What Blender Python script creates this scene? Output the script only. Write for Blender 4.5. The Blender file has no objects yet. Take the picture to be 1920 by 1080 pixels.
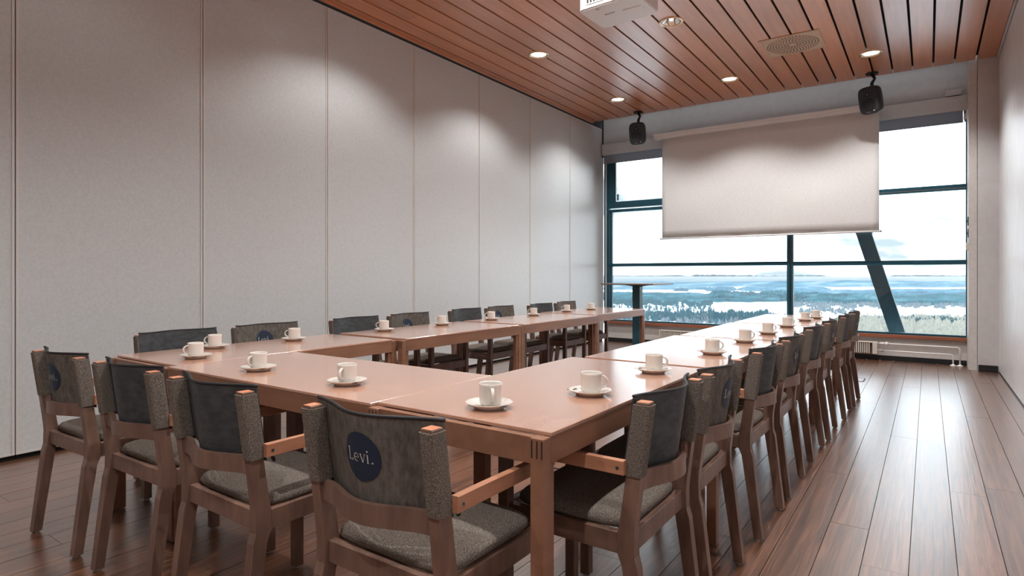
import bpy, bmesh, math, random
import numpy as np
from mathutils import Vector, Matrix, Euler
random.seed(7); np.random.seed(7)
C = bpy.context.scene.collection
PI = math.pi
# ------------------------------------------------------------------ camera, sky, exposure
F, CX, HY, H = 1118.0, 960.0, 515.0, 1.10
YAW = math.atan(780 / 1118.0)
cam = bpy.data.cameras.new('camera'); cam.sensor_width = 36; cam.lens = 36 * F / 1920
cam.shift_y = (HY - 540) / 1920; cam.clip_start = .05; cam.clip_end = 90000
co = bpy.data.objects.new('camera', cam); C.objects.link(co)
co.location = (0, 0, H); co.rotation_euler = (PI / 2, 0, YAW)
sc = bpy.context.scene; sc.camera = co
sc.view_settings.view_transform = 'Standard'; sc.view_settings.look = 'None'
sc.view_settings.exposure = 0.30; sc.view_settings.gamma = 1.0; sc.view_settings.use_curve_mapping = False
LAMP_W = 98.0
LAMP_COL = (1.0, .97, .94)
SKY_K = 4.4
cy = sc.cycles
cy.use_denoising = True; cy.max_bounces = 8; cy.diffuse_bounces = 4; cy.glossy_bounces = 4
cy.transparent_max_bounces = 12; cy.volume_bounces = 1; cy.sample_clamp_indirect = 6.0
cy.caustics_reflective = False; cy.caustics_refractive = False
w = bpy.data.worlds.new('winter_sky'); sc.world = w; w.use_nodes = True
nt = w.node_tree; nt.nodes.clear()
def wn(t, **k):
    n = nt.nodes.new(t)
    for a, b in k.items(): setattr(n, a, b)
    return n
tc = wn('ShaderNodeTexCoord'); mp = wn('ShaderNodeMapping'); mp.inputs['Scale'].default_value = (1.6, 1.6, 6.0)
no = wn('ShaderNodeTexNoise'); no.inputs['Scale'].default_value = 2.1; no.inputs['Detail'].default_value = 6; no.inputs['Roughness'].default_value = .55
cr = wn('ShaderNodeValToRGB')
cr.color_ramp.elements[0].position = .42; cr.color_ramp.elements[0].color = (.140, .172, .186, 1)
cr.color_ramp.elements[1].position = .62; cr.color_ramp.elements[1].color = (.74, .81, .86, 1)
bg = wn('ShaderNodeBackground'); bg.inputs['Strength'].default_value = SKY_K
ow = wn('ShaderNodeOutputWorld')
nt.links.new(tc.outputs['Generated'], mp.inputs['Vector']); nt.links.new(mp.outputs['Vector'], no.inputs['Vector'])
nt.links.new(no.outputs['Fac'], cr.inputs['Fac']); nt.links.new(cr.outputs['Color'], bg.inputs['Color'])
nt.links.new(bg.outputs['Background'], ow.inputs['Surface'])
# ------------------------------------------------------------------ measuring helpers
fv = Vector((-math.sin(YAW), math.cos(YAW), 0)); rv = Vector((math.cos(YAW), math.sin(YAW), 0))
def at(x, y, z=0.0):
    d = fv + rv * ((x - CX) / F) + Vector((0, 0, (HY - y) / F)); t = (z - H) / d.z
    return Vector((0, 0, H)) + d * t

# ------------------------------------------------------------------ materials
def mat(name, col, rough=.5, metal=0, spec=.5, coat=0, coatr=.1, emis=None, es=0):
    m = bpy.data.materials.new(name); m.use_nodes = True
    b = m.node_tree.nodes['Principled BSDF']
    b.inputs['Base Color'].default_value = (*col, 1); b.inputs['Roughness'].default_value = rough
    b.inputs['Metallic'].default_value = metal; b.inputs['Specular IOR Level'].default_value = spec
    b.inputs['Coat Weight'].default_value = coat; b.inputs['Coat Roughness'].default_value = coatr
    if emis: b.inputs['Emission Color'].default_value = (*emis, 1); b.inputs['Emission Strength'].default_value = es
    return m
def noisy(name, stops, scale=(1, 1, 1), nscale=8, detail=4, rough=.5, spec=.5, coat=0, coatr=.1, bump=0, bdist=.002,
          rnd=0, coords='Object', rvar=0, second=None, dist=0):
    """stops: colour ramp [(pos,col)], noise stretched by scale; rnd adds per-object offset and tint"""
    m = mat(name, stops[0][1], rough, 0, spec, coat, coatr); t = m.node_tree; N = t.nodes; L = t.links
    b = N['Principled BSDF']
    tc = N.new('ShaderNodeTexCoord'); mp = N.new('ShaderNodeMapping'); mp.inputs['Scale'].default_value = scale
    L.new(tc.outputs[coords], mp.inputs['Vector'])
    oi = N.new('ShaderNodeObjectInfo')
    if rnd:
        mu = N.new('ShaderNodeMath'); mu.operation = 'MULTIPLY'; mu.inputs[1].default_value = 37.0
        L.new(oi.outputs['Random'], mu.inputs[0]); L.new(mu.outputs[0], mp.inputs['Location'])
    nz = N.new('ShaderNodeTexNoise'); nz.inputs['Scale'].default_value = nscale; nz.inputs['Detail'].default_value = detail
    nz.inputs['Roughness'].default_value = .6; nz.inputs['Distortion'].default_value = dist
    L.new(mp.outputs['Vector'], nz.inputs['Vector'])
    r = N.new('ShaderNodeValToRGB'); e = r.color_ramp.elements
    while len(e) < len(stops): e.new(.5)
    for i, (p, c) in enumerate(stops): e[i].position = p; e[i].color = (*c, 1)
    L.new(nz.outputs['Fac'], r.inputs['Fac']); out = r.outputs['Color']
    if second:   # slow large-scale tint variation (stains, board tone)
        n2 = N.new('ShaderNodeTexNoise'); n2.inputs['Scale'].default_value = second[0]; n2.inputs['Detail'].default_value = 2
        L.new(tc.outputs[coords], n2.inputs['Vector'])
        mr = N.new('ShaderNodeMapRange'); mr.inputs[1].default_value = .3; mr.inputs[2].default_value = .7
        mr.inputs[3].default_value = 1 - second[1]; mr.inputs[4].default_value = 1 + second[1]
        L.new(n2.outputs['Fac'], mr.inputs[0])
        hs = N.new('ShaderNodeHueSaturation'); L.new(mr.outputs[0], hs.inputs['Value']); L.new(out, hs.inputs['Color']); out = hs.outputs['Color']
    if rnd:
        mr = N.new('ShaderNodeMapRange'); mr.inputs[3].default_value = 1 - rnd; mr.inputs[4].default_value = 1 + rnd
        L.new(oi.outputs['Random'], mr.inputs[0])
        hs = N.new('ShaderNodeHueSaturation'); L.new(mr.outputs[0], hs.inputs['Value']); L.new(out, hs.inputs['Color']); out = hs.outputs['Color']
    L.new(out, b.inputs['Base Color'])
    if rvar:
        mr = N.new('ShaderNodeMapRange'); mr.inputs[3].default_value = rough - rvar; mr.inputs[4].default_value = rough + rvar
        L.new(nz.outputs['Fac'], mr.inputs[0]); L.new(mr.outputs[0], b.inputs['Roughness'])
    if bump:
        bp = N.new('ShaderNodeBump'); bp.inputs['Strength'].default_value = bump; bp.inputs['Distance'].default_value = bdist
        L.new(nz.outputs['Fac'], bp.inputs['Height']); L.new(bp.outputs['Normal'], b.inputs['Normal'])
        if coat: L.new(bp.outputs['Normal'], b.inputs['Coat Normal'])
    return m
M = {}
M['panel'] = noisy('pale grey wall panel', [(.35, (.545, .575, .585)), (.65, (.61, .64, .65))], (1, 1, 1), 60, 5, .34, .6, bump=.15, bdist=.001)
M['profile'] = mat('pale aluminium profile', (.66, .65, .63), .4, .1)
M['groove'] = mat('dark groove', (.03, .028, .026), .8)
M['plaster'] = noisy('trowelled white plaster', [(.3, (.60, .61, .63)), (.7, (.82, .82, .83))], (1, 9, 1.1), 5, 8, .38, .5, bump=.35, bdist=.004, second=(1.2, .06))
M['soffit'] = noisy('painted grey soffit board', [(.3, (.57, .565, .57)), (.7, (.62, .615, .62))], (1, 1, 1), 12, 3, .6, .3)
M['white_paint'] = noisy('off white wall paint', [(.3, (.60, .585, .565)), (.7, (.68, .665, .645))], (1, 1, 1), 25, 4, .55, .4)
M['floor_wood'] = noisy('dark brown oiled oak plank', [(.32, (.045, .017, .008)), (.48, (.13, .050, .023)), (.62, (.22, .092, .045))], (13, .42, 1), 5, 6, .30, .6,
                        coat=1.0, coatr=.29, bump=.35, bdist=.0015, rnd=.16, rvar=.06, dist=.9)
M['ceil_wood'] = noisy('reddish cedar ceiling board', [(.3, (.50, .175, .062)), (.7, (.64, .255, .105))], (7, .35, 1), 3, 4, .34, .5, coat=.7, coatr=.3, rnd=.14, second=(.8, .1))
M['void'] = mat('black ceiling void', (.004, .004, .004), .9)
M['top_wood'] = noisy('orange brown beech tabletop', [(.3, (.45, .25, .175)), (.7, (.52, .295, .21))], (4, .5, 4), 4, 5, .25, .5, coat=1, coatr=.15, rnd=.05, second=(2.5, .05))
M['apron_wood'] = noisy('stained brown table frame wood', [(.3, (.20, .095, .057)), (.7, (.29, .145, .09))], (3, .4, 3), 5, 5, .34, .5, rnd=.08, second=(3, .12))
M['joint'] = mat('dark end grain', (.03, .016, .012), .6)
M['end_wood'] = noisy('orange end grain wood', [(.3, (.50, .18, .09)), (.7, (.62, .26, .14))], (1, 1, 1), 60, 3, .5)
M['chair_wood'] = noisy('brown stained beech chair wood', [(.3, (.125, .073, .055)), (.7, (.20, .118, .088))], (4, 4, .8), 9, 5, .38, .45, rnd=.10, second=(6, .15))
M['arm_wood'] = noisy('worn orange brown armrest wood', [(.3, (.34, .15, .085)), (.7, (.46, .22, .13))], (6, 1, 6), 6, 5, .4, .45, rnd=.08)
M['felt'] = noisy('grey brown felt', [(.36, (.075, .064, .055)), (.5, (.145, .124, .106)), (.64, (.24, .205, .178))], (1, 1, 1), 330, 3, .95, .12, bump=.5, bdist=.002, rnd=.06)
M['felt_back'] = noisy('smooth grey felt backrest', [(.35, (.075, .064, .056)), (.65, (.14, .122, .107))], (1.6, 1.6, .6), 45, 5, .72, .25, bump=.25, bdist=.0015, rnd=.08, second=(5, .12))
M['felt_dark'] = noisy('dark blue grey backrest', [(.35, (.030, .033, .036)), (.65, (.060, .064, .068))], (1, 1, 2), 22, 4, .55, .35, rnd=.1)
M['piping'] = mat('black edge piping', (.010, .012, .014), .55)
M['navy'] = mat('navy blue badge', (.004, .016, .040), .55)
M['letter'] = mat('pale lettering', (.55, .53, .46), .6)
M['glide'] = mat('pale plastic glide', (.5, .5, .47), .5)
M['steel'] = mat('dull steel', (.30, .29, .28), .35, .9)
M['black'] = mat('black plastic', (.010, .010, .012), .5)
M['china'] = mat('white glazed china', (.66, .62, .575), .16, 0, .5, .4, .05)
M['spoon'] = mat('polished spoon steel', (.42, .34, .30), .16, 1)
M['frame'] = noisy('dark teal window metal', [(.3, (.006, .062, .095)), (.7, (.009, .080, .120))], (1, 1, 1), 4, 2, .38, .5)
M['teal_col'] = noisy('dark teal steel', [(.3, (.010, .060, .082)), (.7, (.020, .085, .110))], (1, 1, 1), 3, 4, .45, .5)
M['sill'] = noisy('reddish brown sill wood', [(.3, (.24, .075, .04)), (.7, (.34, .12, .065))], (.4, 4, 4), 6, 4, .4)
M['base_dark'] = mat('dark skirting', (.012, .014, .016), .5)
M['screen'] = noisy('matt white screen cloth', [(.4, (.66, .66, .66)), (.6, (.71, .71, .705))], (1, 1, 3), 30, 4, .9, .1)
M['case'] = mat('white screen casing', (.88, .88, .87), .4)
M['blind'] = noisy('grey roller blind cloth', [(.4, (.22, .23, .25)), (.6, (.25, .26, .28))], (1, 1, 1), 80, 2, .9, .1)
M['radiator'] = mat('cream radiator enamel', (.66, .63, .56), .4)
M['rad_gap'] = mat('radiator gap shade', (.16, .12, .09), .7)
M['speaker'] = mat('charcoal speaker housing', (.020, .023, .027), .5)
M['cone'] = mat('black speaker cone', (.006, .007, .009), .6)
M['proj'] = mat('white projector plastic', (.72, .71, .70), .4)
M['vent'] = mat('beige air diffuser', (.64, .48, .34), .5)
M['hole'] = mat('vent hole', (.02, .012, .008), .8)
M['ring'] = mat('brass downlight ring', (.72, .50, .30), .25, .8)
M['reflector'] = mat('mirror reflector', (.85, .85, .82), .12, 1)
M['bulb'] = mat('lit lamp', (1, 1, 1), .5, emis=(1, .96, .90), es=5)
M['asphalt_plate'] = mat('floor box metal', (.16, .16, .16), .35, .8)
M['bartop'] = mat('thin brown laminate', (.16, .11, .095), .4)
M['snow'] = noisy('snow field', [(.35, (.90, .93, .95)), (.6, (.96, .97, .98))], (.002, .002, 1), 1, 5, .8, .2, coords='Object')
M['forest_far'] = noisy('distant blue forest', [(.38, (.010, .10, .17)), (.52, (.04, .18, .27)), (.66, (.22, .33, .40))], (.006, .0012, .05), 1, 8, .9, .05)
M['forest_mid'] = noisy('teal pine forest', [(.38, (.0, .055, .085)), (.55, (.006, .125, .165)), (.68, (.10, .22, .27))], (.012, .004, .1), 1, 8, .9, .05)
M['forest_pale'] = noisy('haze toned far woodland', [(.35, (.12, .15, .17)), (.65, (.165, .185, .20))], (.002, .0006, .05), 1, 5, .9, .05)  # pale blue-grey puts distance haze into the base colour of snowy woodland
M['pine'] = noisy('dark teal pine', [(.3, (.0, .05, .075)), (.7, (.004, .115, .15))], (.1, .1, .1), 1, 3, .9, .05)
M['frost'] = noisy('frosted birch', [(.3, (.31, .31, .27)), (.7, (.50, .475, .40))], (.1, .1, .1), 1, 3, .9, .05)
M['birch'] = noisy('grey leafless wood', [(.3, (.09, .13, .16)), (.7, (.20, .25, .28))], (.1, .1, .1), 1, 3, .9, .05)
# blind cloth lets some daylight through
t = M['blind'].node_tree; b_ = t.nodes['Principled BSDF']; tl = t.nodes.new('ShaderNodeBsdfTranslucent'); tl.inputs[0].default_value = (.13, .15, .17, 1)
ad = t.nodes.new('ShaderNodeAddShader'); t.links.new(b_.outputs[0], ad.inputs[0]); t.links.new(tl.outputs[0], ad.inputs[1]); t.links.new(ad.outputs[0], t.nodes['Material Output'].inputs[0])
# thin window glass: transparent with fresnel reflection
g = bpy.data.materials.new('window glass'); g.use_nodes = True; t = g.node_tree; t.nodes.clear()
tr = t.nodes.new('ShaderNodeBsdfTransparent'); tr.inputs[0].default_value = (.97, .99, 1, 1)
gl = t.nodes.new('ShaderNodeBsdfGlossy'); gl.inputs['Roughness'].default_value = .02
fr = t.nodes.new('ShaderNodeFresnel'); fr.inputs[0].default_value = 1.45
mx = t.nodes.new('ShaderNodeMixShader'); o_ = t.nodes.new('ShaderNodeOutputMaterial')
t.links.new(fr.outputs[0], mx.inputs[0]); t.links.new(tr.outputs[0], mx.inputs[1]); t.links.new(gl.outputs[0], mx.inputs[2]); t.links.new(mx.outputs[0], o_.inputs[0])
M['glass'] = g

# ------------------------------------------------------------------ mesh helpers
def obj(name, bm, m, parent=None, loc=None, smooth=False):
    me = bpy.data.meshes.new(name)
    if isinstance(bm, bmesh.types.BMesh): bm.to_mesh(me); bm.free()
    else: me.from_pydata(bm[0], [], bm[1])
    for k in (m if isinstance(m, list) else [m]): me.materials.append(M[k] if isinstance(k, str) else k)
    if smooth: me.polygons.foreach_set('use_smooth', [True] * len(me.polygons))
    o = bpy.data.objects.new(name, me); C.objects.link(o)
    if parent: o.parent = parent
    if loc: o.location = loc
    return o
def box(bm, x0, x1, y0, y1, z0, z1, bev=0, seg=1, mi=0):
    r = bmesh.ops.create_cube(bm, size=1)
    bmesh.ops.scale(bm, vec=(x1 - x0, y1 - y0, z1 - z0), verts=r['verts'])
    bmesh.ops.translate(bm, vec=((x0 + x1) / 2, (y0 + y1) / 2, (z0 + z1) / 2), verts=r['verts'])
    fs = set(f for v in r['verts'] for f in v.link_faces)
    if mi:
        for f in fs: f.material_index = mi
    if bev:
        es = list({e for v in r['verts'] for e in v.link_edges})
        bmesh.ops.bevel(bm, geom=es, offset=bev, segments=seg, affect='EDGES', profile=.5)
    return bm
def boxo(name, m, x0, x1, y0, y1, z0, z1, parent=None, bev=0, seg=1):
    return obj(name, box(bmesh.new(), x0, x1, y0, y1, z0, z1, bev, seg), m, parent)
def lathe(bm, prof, n=24, cx=0, cy=0, cap=True, sides=None):
    rings = []
    for r, z in prof:
        rings.append([bm.verts.new((cx + r * math.cos(2 * PI * i / n), cy + r * math.sin(2 * PI * i / n), z)) for i in range(n)])
    for a, b in zip(rings, rings[1:]):
        for i in range(n): bm.faces.new((a[i], a[(i + 1) % n], b[(i + 1) % n], b[i]))
    if cap:
        if prof[0][0] > 1e-5: bm.faces.new(rings[0][::-1])
        if prof[-1][0] > 1e-5: bm.faces.new(rings[-1])
    return bm
def tube(bm, pts, r, n=10, cap=True):
    pts = [Vector(p) for p in pts]; rings = []
    for i, p in enumerate(pts):
        d = (pts[min(i + 1, len(pts) - 1)] - pts[max(i - 1, 0)]).normalized()
        up = Vector((0, 0, 1)) if abs(d.z) < .9 else Vector((1, 0, 0))
        a = d.cross(up).normalized(); b = a.cross(d)
        rr = r[i] if isinstance(r, (list, tuple)) else r
        rings.append([bm.verts.new(p + (a * math.cos(2 * PI * k / n) + b * math.sin(2 * PI * k / n)) * rr) for k in range(n)])
    for a, b in zip(rings, rings[1:]):
        for i in range(n): bm.faces.new((a[i], b[i], b[(i + 1) % n], a[(i + 1) % n]))
    if cap: bm.faces.new(rings[0]); bm.faces.new(rings[-1][::-1])
    return bm
def prism_x(bm, prof, x0, x1, bev=0):
    """closed YZ outline extruded along x"""
    a = [bm.verts.new((x0, y, z)) for y, z in prof]; b = [bm.verts.new((x1, y, z)) for y, z in prof]; n = len(prof)
    fs = [bm.faces.new(a), bm.faces.new(b[::-1])]
    for i in range(n): fs.append(bm.faces.new((a[(i + 1) % n], a[i], b[i], b[(i + 1) % n])))
    if bev:
        es = list({e for f in fs[:2] for e in f.edges})
        bmesh.ops.bevel(bm, geom=es, offset=bev, segments=1, affect='EDGES')
    bmesh.ops.recalc_face_normals(bm, faces=bm.faces)
    return bm
def tag(o, label, cat, group=None, kind=None):
    o['label'] = label; o['category'] = cat
    if group: o['group'] = group
    if kind: o['kind'] = kind
    return o
def thing(name, label, cat, loc=(0, 0, 0), rz=0, group=None):
    o = bpy.data.objects.new(name, None); C.objects.link(o); o.location = loc; o.rotation_euler = (0, 0, rz)
    o.empty_display_size = .1
    return tag(o, label, cat, group)
def dup(root, loc, rz, label, group=None):
    r = root.copy(); C.objects.link(r); r.location = loc; r.rotation_euler = (0, 0, rz); r['label'] = label
    if group: r['group'] = group
    for ch in list(root.children):
        c = ch.copy(); C.objects.link(c); c.parent = r
        for g_ in list(ch.children):
            d = g_.copy(); C.objects.link(d); d.parent = c
    return r
def struct(o, label=None):
    o['kind'] = 'structure'
    if label: o['label'] = label
    return o
ORD = ['first', 'second', 'third', 'fourth', 'fifth', 'sixth', 'seventh', 'eighth']

# ------------------------------------------------------------------ the room shell
XL, XR, YF, YB, ZC = -4.445, .655, 9.04, -2.6, 3.55
M['floor_wood'].node_tree.nodes['Principled BSDF'].inputs['Coat IOR'].default_value = 1.85
M['ceil_wood'].node_tree.nodes['Principled BSDF'].inputs['Coat IOR'].default_value = 1.7
M['top_wood'].node_tree.nodes['Principled BSDF'].inputs['Coat IOR'].default_value = 1.7
fl = struct(boxo('floor', 'groove', XL - .1, XR + .1, YB - .1, YF + .05, -.12, -.012))
rows = 35; k = 0
for i in range(rows):
    xr = .24 + .1495 * 3 - .1495 * i
    x0, x1 = max(xr - .1495 + .0014, XL), min(xr - .0014, XR)
    if x1 - x0 < .01: continue
    y = YB - random.uniform(0, 1.6)
    while y < YF:
        ln = random.choice((1.6, 1.9, 2.2, 2.5, 2.8)); a, b = max(y, YB), min(y + ln - .0016, YF)
        if b - a > .05:
            o = boxo('plank', 'floor_wood', x0, x1, a, b, -.0118, random.uniform(-.0006, 0), fl); k += 1
        y += ln
# ceiling boards with black gaps, butt joints now and then
ce = struct(boxo('ceiling', 'void', XL, XR, YB, 8.60, 3.60, 3.64))
for i in range(26):
    xr = .449 - .1993 * i
    x1, x0 = xr - .010, xr - .1893
    if x0 < XL + .03: x0 = XL + .05
    if x1 - x0 < .02: continue
    cuts = [YB, 8.60]
    if i % 3 == 1: cuts.insert(1, random.uniform(1.5, 5.5))
    if i % 4 == 2: cuts.insert(1, random.uniform(-.5, 1.0))
    for a, b in zip(cuts, cuts[1:]):
        boxo('board', 'ceil_wood', x0, x1, a, b - .001, 3.55, 3.568, ce, .001)
boxo('board', 'ceil_wood', .459, .628, YB, 8.60, 3.55, 3.568, ce, .001)
boxo('edge_board', 'ceil_wood', XL + .012, XL + .046, YB, 8.60, 3.535, 3.56, ce, .001)
boxo('edge_board', 'soffit', .632, .650, YB, 8.60, 3.54, 3.57, ce, .001)
# upper slab over the window recess
struct(boxo('trim_1', 'soffit', XL - .05, XR + .05, 8.602, YF + .4, 3.70, 3.80), 'grey slab above the slot behind the ceiling boards')
# left wall of movable panels
wl = struct(boxo('wall_left', 'groove', XL - .14, XL - .03, YB, YF + .02, -.1, 3.75))
seams = [-2.6, -2.14, -1.02, .098, 1.215, 2.331, 3.458, 4.571, 5.684, 6.81, 7.91, 9.035]
for a, b in zip(seams, seams[1:]):
    p = boxo('panel', 'panel', XL - .03, XL, a + .004, b - .004, .028, 3.515, wl, .001)
    bm = bmesh.new()
    for y0 in (a + .0025, b - .0165): box(bm, XL - .002, XL + .005, y0, y0 + .014, .03, 3.513, .001)
    box(bm, XL - .002, XL + .003, a + .0165, b - .0165, .03, .042); box(bm, XL - .002, XL + .003, a + .0165, b - .0165, 3.503, 3.513)
    obj('edge_profile', bm, 'profile', p)
# right wall
wr = struct(boxo('wall_right', 'plaster', XR, XR + .15, YB, 8.61, .012, 3.70))
struct(boxo('baseboard_right', 'base_dark', XR - .004, XR + .02, YB, 8.60, 0, .014))
struct(boxo('wall_back', 'white_paint', XL, XR, YB - .12, YB, 0, 3.7))
# far end: right return, pillar cover, upper soffit, low wall under the window
struct(boxo('wall_far', 'soffit', .465, XR + .15, 8.61, YF + .2, 0, 3.72))
boxo('skirting', 'base_dark', .470, .645, 8.602, 8.612, 0, .075, bpy.data.objects['wall_far'], .001)
struct(boxo('trim_2', 'white_paint', .385, .462, 8.655, YF + .12, 0, 3.70, bev=.002), 'pale grey pillar cover beside the window')
s = struct(boxo('wall_far_upper', 'soffit', XL + .02, .385, 9.00, YF + .14, 3.10, 3.72))
boxo('joint_strip', 'profile', -3.325, -3.318, 8.996, 9.001, 3.26, 3.70, s)
boxo('cover_strip', 'soffit', .20, .215, 8.985, 9.001, 3.35, 3.70, s, .001)
boxo('junction_box', 'soffit', .17, .33, 8.96, 9.001, 3.265, 3.34, s, .002)
s = struct(boxo('wall_far_lower', 'white_paint', XL + .02, .385, YF, YF + .16, 0, .305))
boxo('skirting', 'base_dark', XL + .03, .383, YF - .008, YF + .001, 0, .062, s, .001)
struct(boxo('trim_3', 'groove', XL + .001, XL + .022, 8.985, YF, 3.05, 3.72), 'black gap strip in the upper left corner')
# ------------------------------------------------------------------ window
wi = bpy.data.objects.new('window_1', None); C.objects.link(wi); struct(wi); wi.location = (0, YF, 0)
def wb(name, x0, x1, z0, z1, y0=.0, y1=.07, m='frame', bev=.002):
    return boxo(name, m, x0, x1, y0, y1, z0, z1, wi, bev)
wb('sill', XL + .03, .384, .296, .337, -.06, .05, 'sill', .003)
wb('bottom_rail', XL + .03, .384, .340, .362, .0, .07)
wb('jamb', XL + .02, XL + .045, .34, 3.10, -.02, .07); wb('jamb', -4.385, -4.345, .36, 3.10, .0, .07)
wb('jamb', -4.335, -4.300, .36, 2.15, .02, .07)
wb('reveal_trim', -4.400, -4.388, .34, 3.10, -.02, .0, 'case')
wb('jamb', .375, .3845, .36, 3.10, .0, .07)
wb('sash_stile', -4.34, -4.225, 2.30, 3.02, -.01, .05); wb('sash_rail', -4.34, -1.62, 2.195, 2.30, -.01, .05)
wb('sash_bead', -4.224, -4.214, 2.30, 3.0, -.012, .03, 'steel')
wb('transom', -4.34, -1.62, 2.130, 2.175, .0, .07)
wb('transom', -1.55, .38, 2.13, 2.20, .0, .07); wb('glazing_bead', -.53, .38, 2.148, 2.158, -.004, .002, 'steel', .001)
wb('transom', -4.34, -1.62, 1.232, 1.285, .0, .07); wb('transom', -1.54, .38, 1.224, 1.280, .0, .07)
wb('mullion', -1.620, -1.583, .36, 3.10, .0, .07); wb('mullion', -1.560, -1.540, .36, 3.10, .0, .07)
wb('mullion_gap', -1.583, -1.560, .36, 3.10, .05, .06, 'steel', 0)
wb('window_catch', -4.19, -4.165, 2.32, 2.42, -.02, .0, 'frame')
for x0, x1, z0, z1 in ((-4.225, -1.62, 2.30, 3.05), (-4.30, -1.62, 1.285, 2.13), (-4.30, -1.62, .362, 1.232),
                       (-1.54, .375, 2.20, 3.05), (-1.54, .375, 1.28, 2.13), (-1.54, .375, .362, 1.224)):
    boxo('pane', 'glass', x0, x1, .030, .034, z0, z1, wi)
# valance and blinds
va = struct(boxo('trim_4', 'panel', XL + .03, .384, 8.925, 8.945, 3.065, 3.245, bev=.002), 'pale grey fascia board above the window blinds')
for x0, x1, lb, nm in ((XL + .035, -1.60, 'grey roller blind drawn up at the left of the window', 'roller_blind'), (-1.56, .345, 'grey roller blind drawn up at the right of the window', 'roller_blind')):
    b = thing(nm, lb, 'blind', ((x0 + x1) / 2, 8.975, 2.93), 0, 'roller blinds above the window')
    hw = (x1 - x0) / 2
    boxo('blind_cloth', 'blind', -hw, hw, -.002, .001, .012, .20, b)
    boxo('bottom_bar', 'blind', -hw, hw, -.008, .008, 0, .014, b, .002)
    obj('roller', tube(bmesh.new(), [(-hw, 0, .185), (hw, 0, .185)], .022, 14), 'blind', b, smooth=True)
b = thing('blind_bracket', 'small white blind bracket at the upper right window corner', 'bracket', (.362, 8.965, 2.93))
boxo('plate', 'case', -.012, .018, -.008, 0, .03, .15, b, .001); boxo('clip', 'steel', -.008, .012, -.016, -.008, .10, .135, b, .001)
boxo('clip', 'steel', -.004, .012, -.014, -.008, .0, .03, b, .001)

# ------------------------------------------------------------------ projection screen
S0, S1 = -3.46, -.50
ps = thing('projection_screen', 'wide white projection screen pulled down in front of the window', 'screen', (0, 8.82, 0))
prof = [(-.045, 3.185), (.045, 3.175), (.045, 3.265), (-.030, 3.265), (-.045, 3.245), (-.034, 3.232), (-.045, 3.220)]
obj('casing', prism_x(bmesh.new(), prof, S0, S1 + .02, .002), 'case', ps)
for x0 in (S0 - .006, S1 + .02): boxo('end_cap', 'case', x0, x0 + .006, -.047, .047, 3.173, 3.267, ps, .001)
bm = bmesh.new(); nx, nz = 40, 12
X0, X1, Z0, Z1 = -3.345, -.505, 1.655, 3.19
vs = [[bm.verts.new((X0 + (X1 - X0) * i / nx, -.006 * math.sin(i / nx * PI) - .004 * math.sin(i * .9) * (1 - j / nz), Z0 + (Z1 - Z0) * j / nz)) for i in range(nx + 1)] for j in range(nz + 1)]
for j in range(nz):
    for i in range(nx): bm.faces.new((vs[j][i], vs[j][i + 1], vs[j + 1][i + 1], vs[j + 1][i]))
cl = obj('screen_cloth', bm, 'screen', ps, smooth=True)
sm = cl.modifiers.new('s', 'SOLIDIFY'); sm.thickness = .0015
bb = obj('bottom_bar', tube(bmesh.new(), [(X0 - .012, -.004, 1.648), (X1 + .012, -.004, 1.648)], .011, 10), 'case', ps, smooth=True)
for x in (X0 - .02, X1 + .02): boxo('bar_knob', 'steel', x - .012, x + .008, -.014, .006, 1.638, 1.658, bb, .002)

for x in (-3.2, -1.96, -.75): boxo('wall_bracket', 'case', x, x + .05, .03, .179, 3.249, 3.262, ps, .001)
# ------------------------------------------------------------------ radiators and pipes
def radiator(x0, x1, label):
    r = thing('radiator', label, 'radiator', ((x0 + x1) / 2, 8.97, .085), 0, 'low radiators under the window'); hw = (x1 - x0) / 2
    boxo('back_plate', 'rad_gap', -hw + .01, hw - .01, -.018, .0, .005, .135, r)
    boxo('top_grille', 'radiator', -hw, hw, -.06, .02, .140, .155, r, .003)
    boxo('side_panel', 'radiator', hw - .055, hw, -.062, .02, 0, .142, r, .003); boxo('side_panel', 'radiator', -hw, -hw + .02, -.062, .02, 0, .142, r, .003)
    n = int((2 * hw - .09) / .0235); proto = None
    for i in range(n):
        x = -hw + .026 + i * .0235
        if proto is None: proto = boxo('fin', 'radiator', 0, .014, -.055, -.012, .004, .138, r, .003); proto.location = (x, 0, 0)
        else:
            f = proto.copy(); C.objects.link(f); f.parent = r; f.location = (x, 0, 0)
    boxo('wall_bracket', 'radiator', -hw * .5, -hw * .5 + .03, .0, .075, .02, .12, r); boxo('wall_bracket', 'radiator', hw * .5, hw * .5 + .03, .0, .075, .02, .12, r)
    return r
radiator(-3.43, -2.05, 'long cream finned radiator under the left half of the window')
radiator(-1.90, -.53, 'long cream finned radiator behind the far right chairs')
pp = thing('heating_pipes', 'two white heating pipes running from the radiator to the floor', 'pipe', (0, 8.95, 0))
def elbow(xa, za, xb): 
    r = .03; pts = [(xa, 0, za), (xb - r, 0, za)] + [(xb - r + r * math.sin(a), 0, za - r + r * math.cos(a)) for a in (PI / 8, PI / 4, 3 * PI / 8, PI / 2)] + [(xb, 0, .004)]
    return pts
obj('pipe', tube(bmesh.new(), elbow(-.53, .222, .315), .0085, 12), 'case', pp, smooth=True)
obj('pipe', tube(bmesh.new(), elbow(-.53, .132, .248), .0085, 12), 'case', pp, smooth=True)
for x in (.315, .248): obj('floor_rosette', lathe(bmesh.new(), [(.034, 0), (.034, .004), (.016, .014), (.010, .02)], 20, x, 0), 'case', pp, smooth=True)
for z, m_ in ((.222, 'case'), (.132, 'steel')): obj('union_nut', tube(bmesh.new(), [(-.50, 0, z), (-.455, 0, z)], .014, 8), m_, pp)
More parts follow.
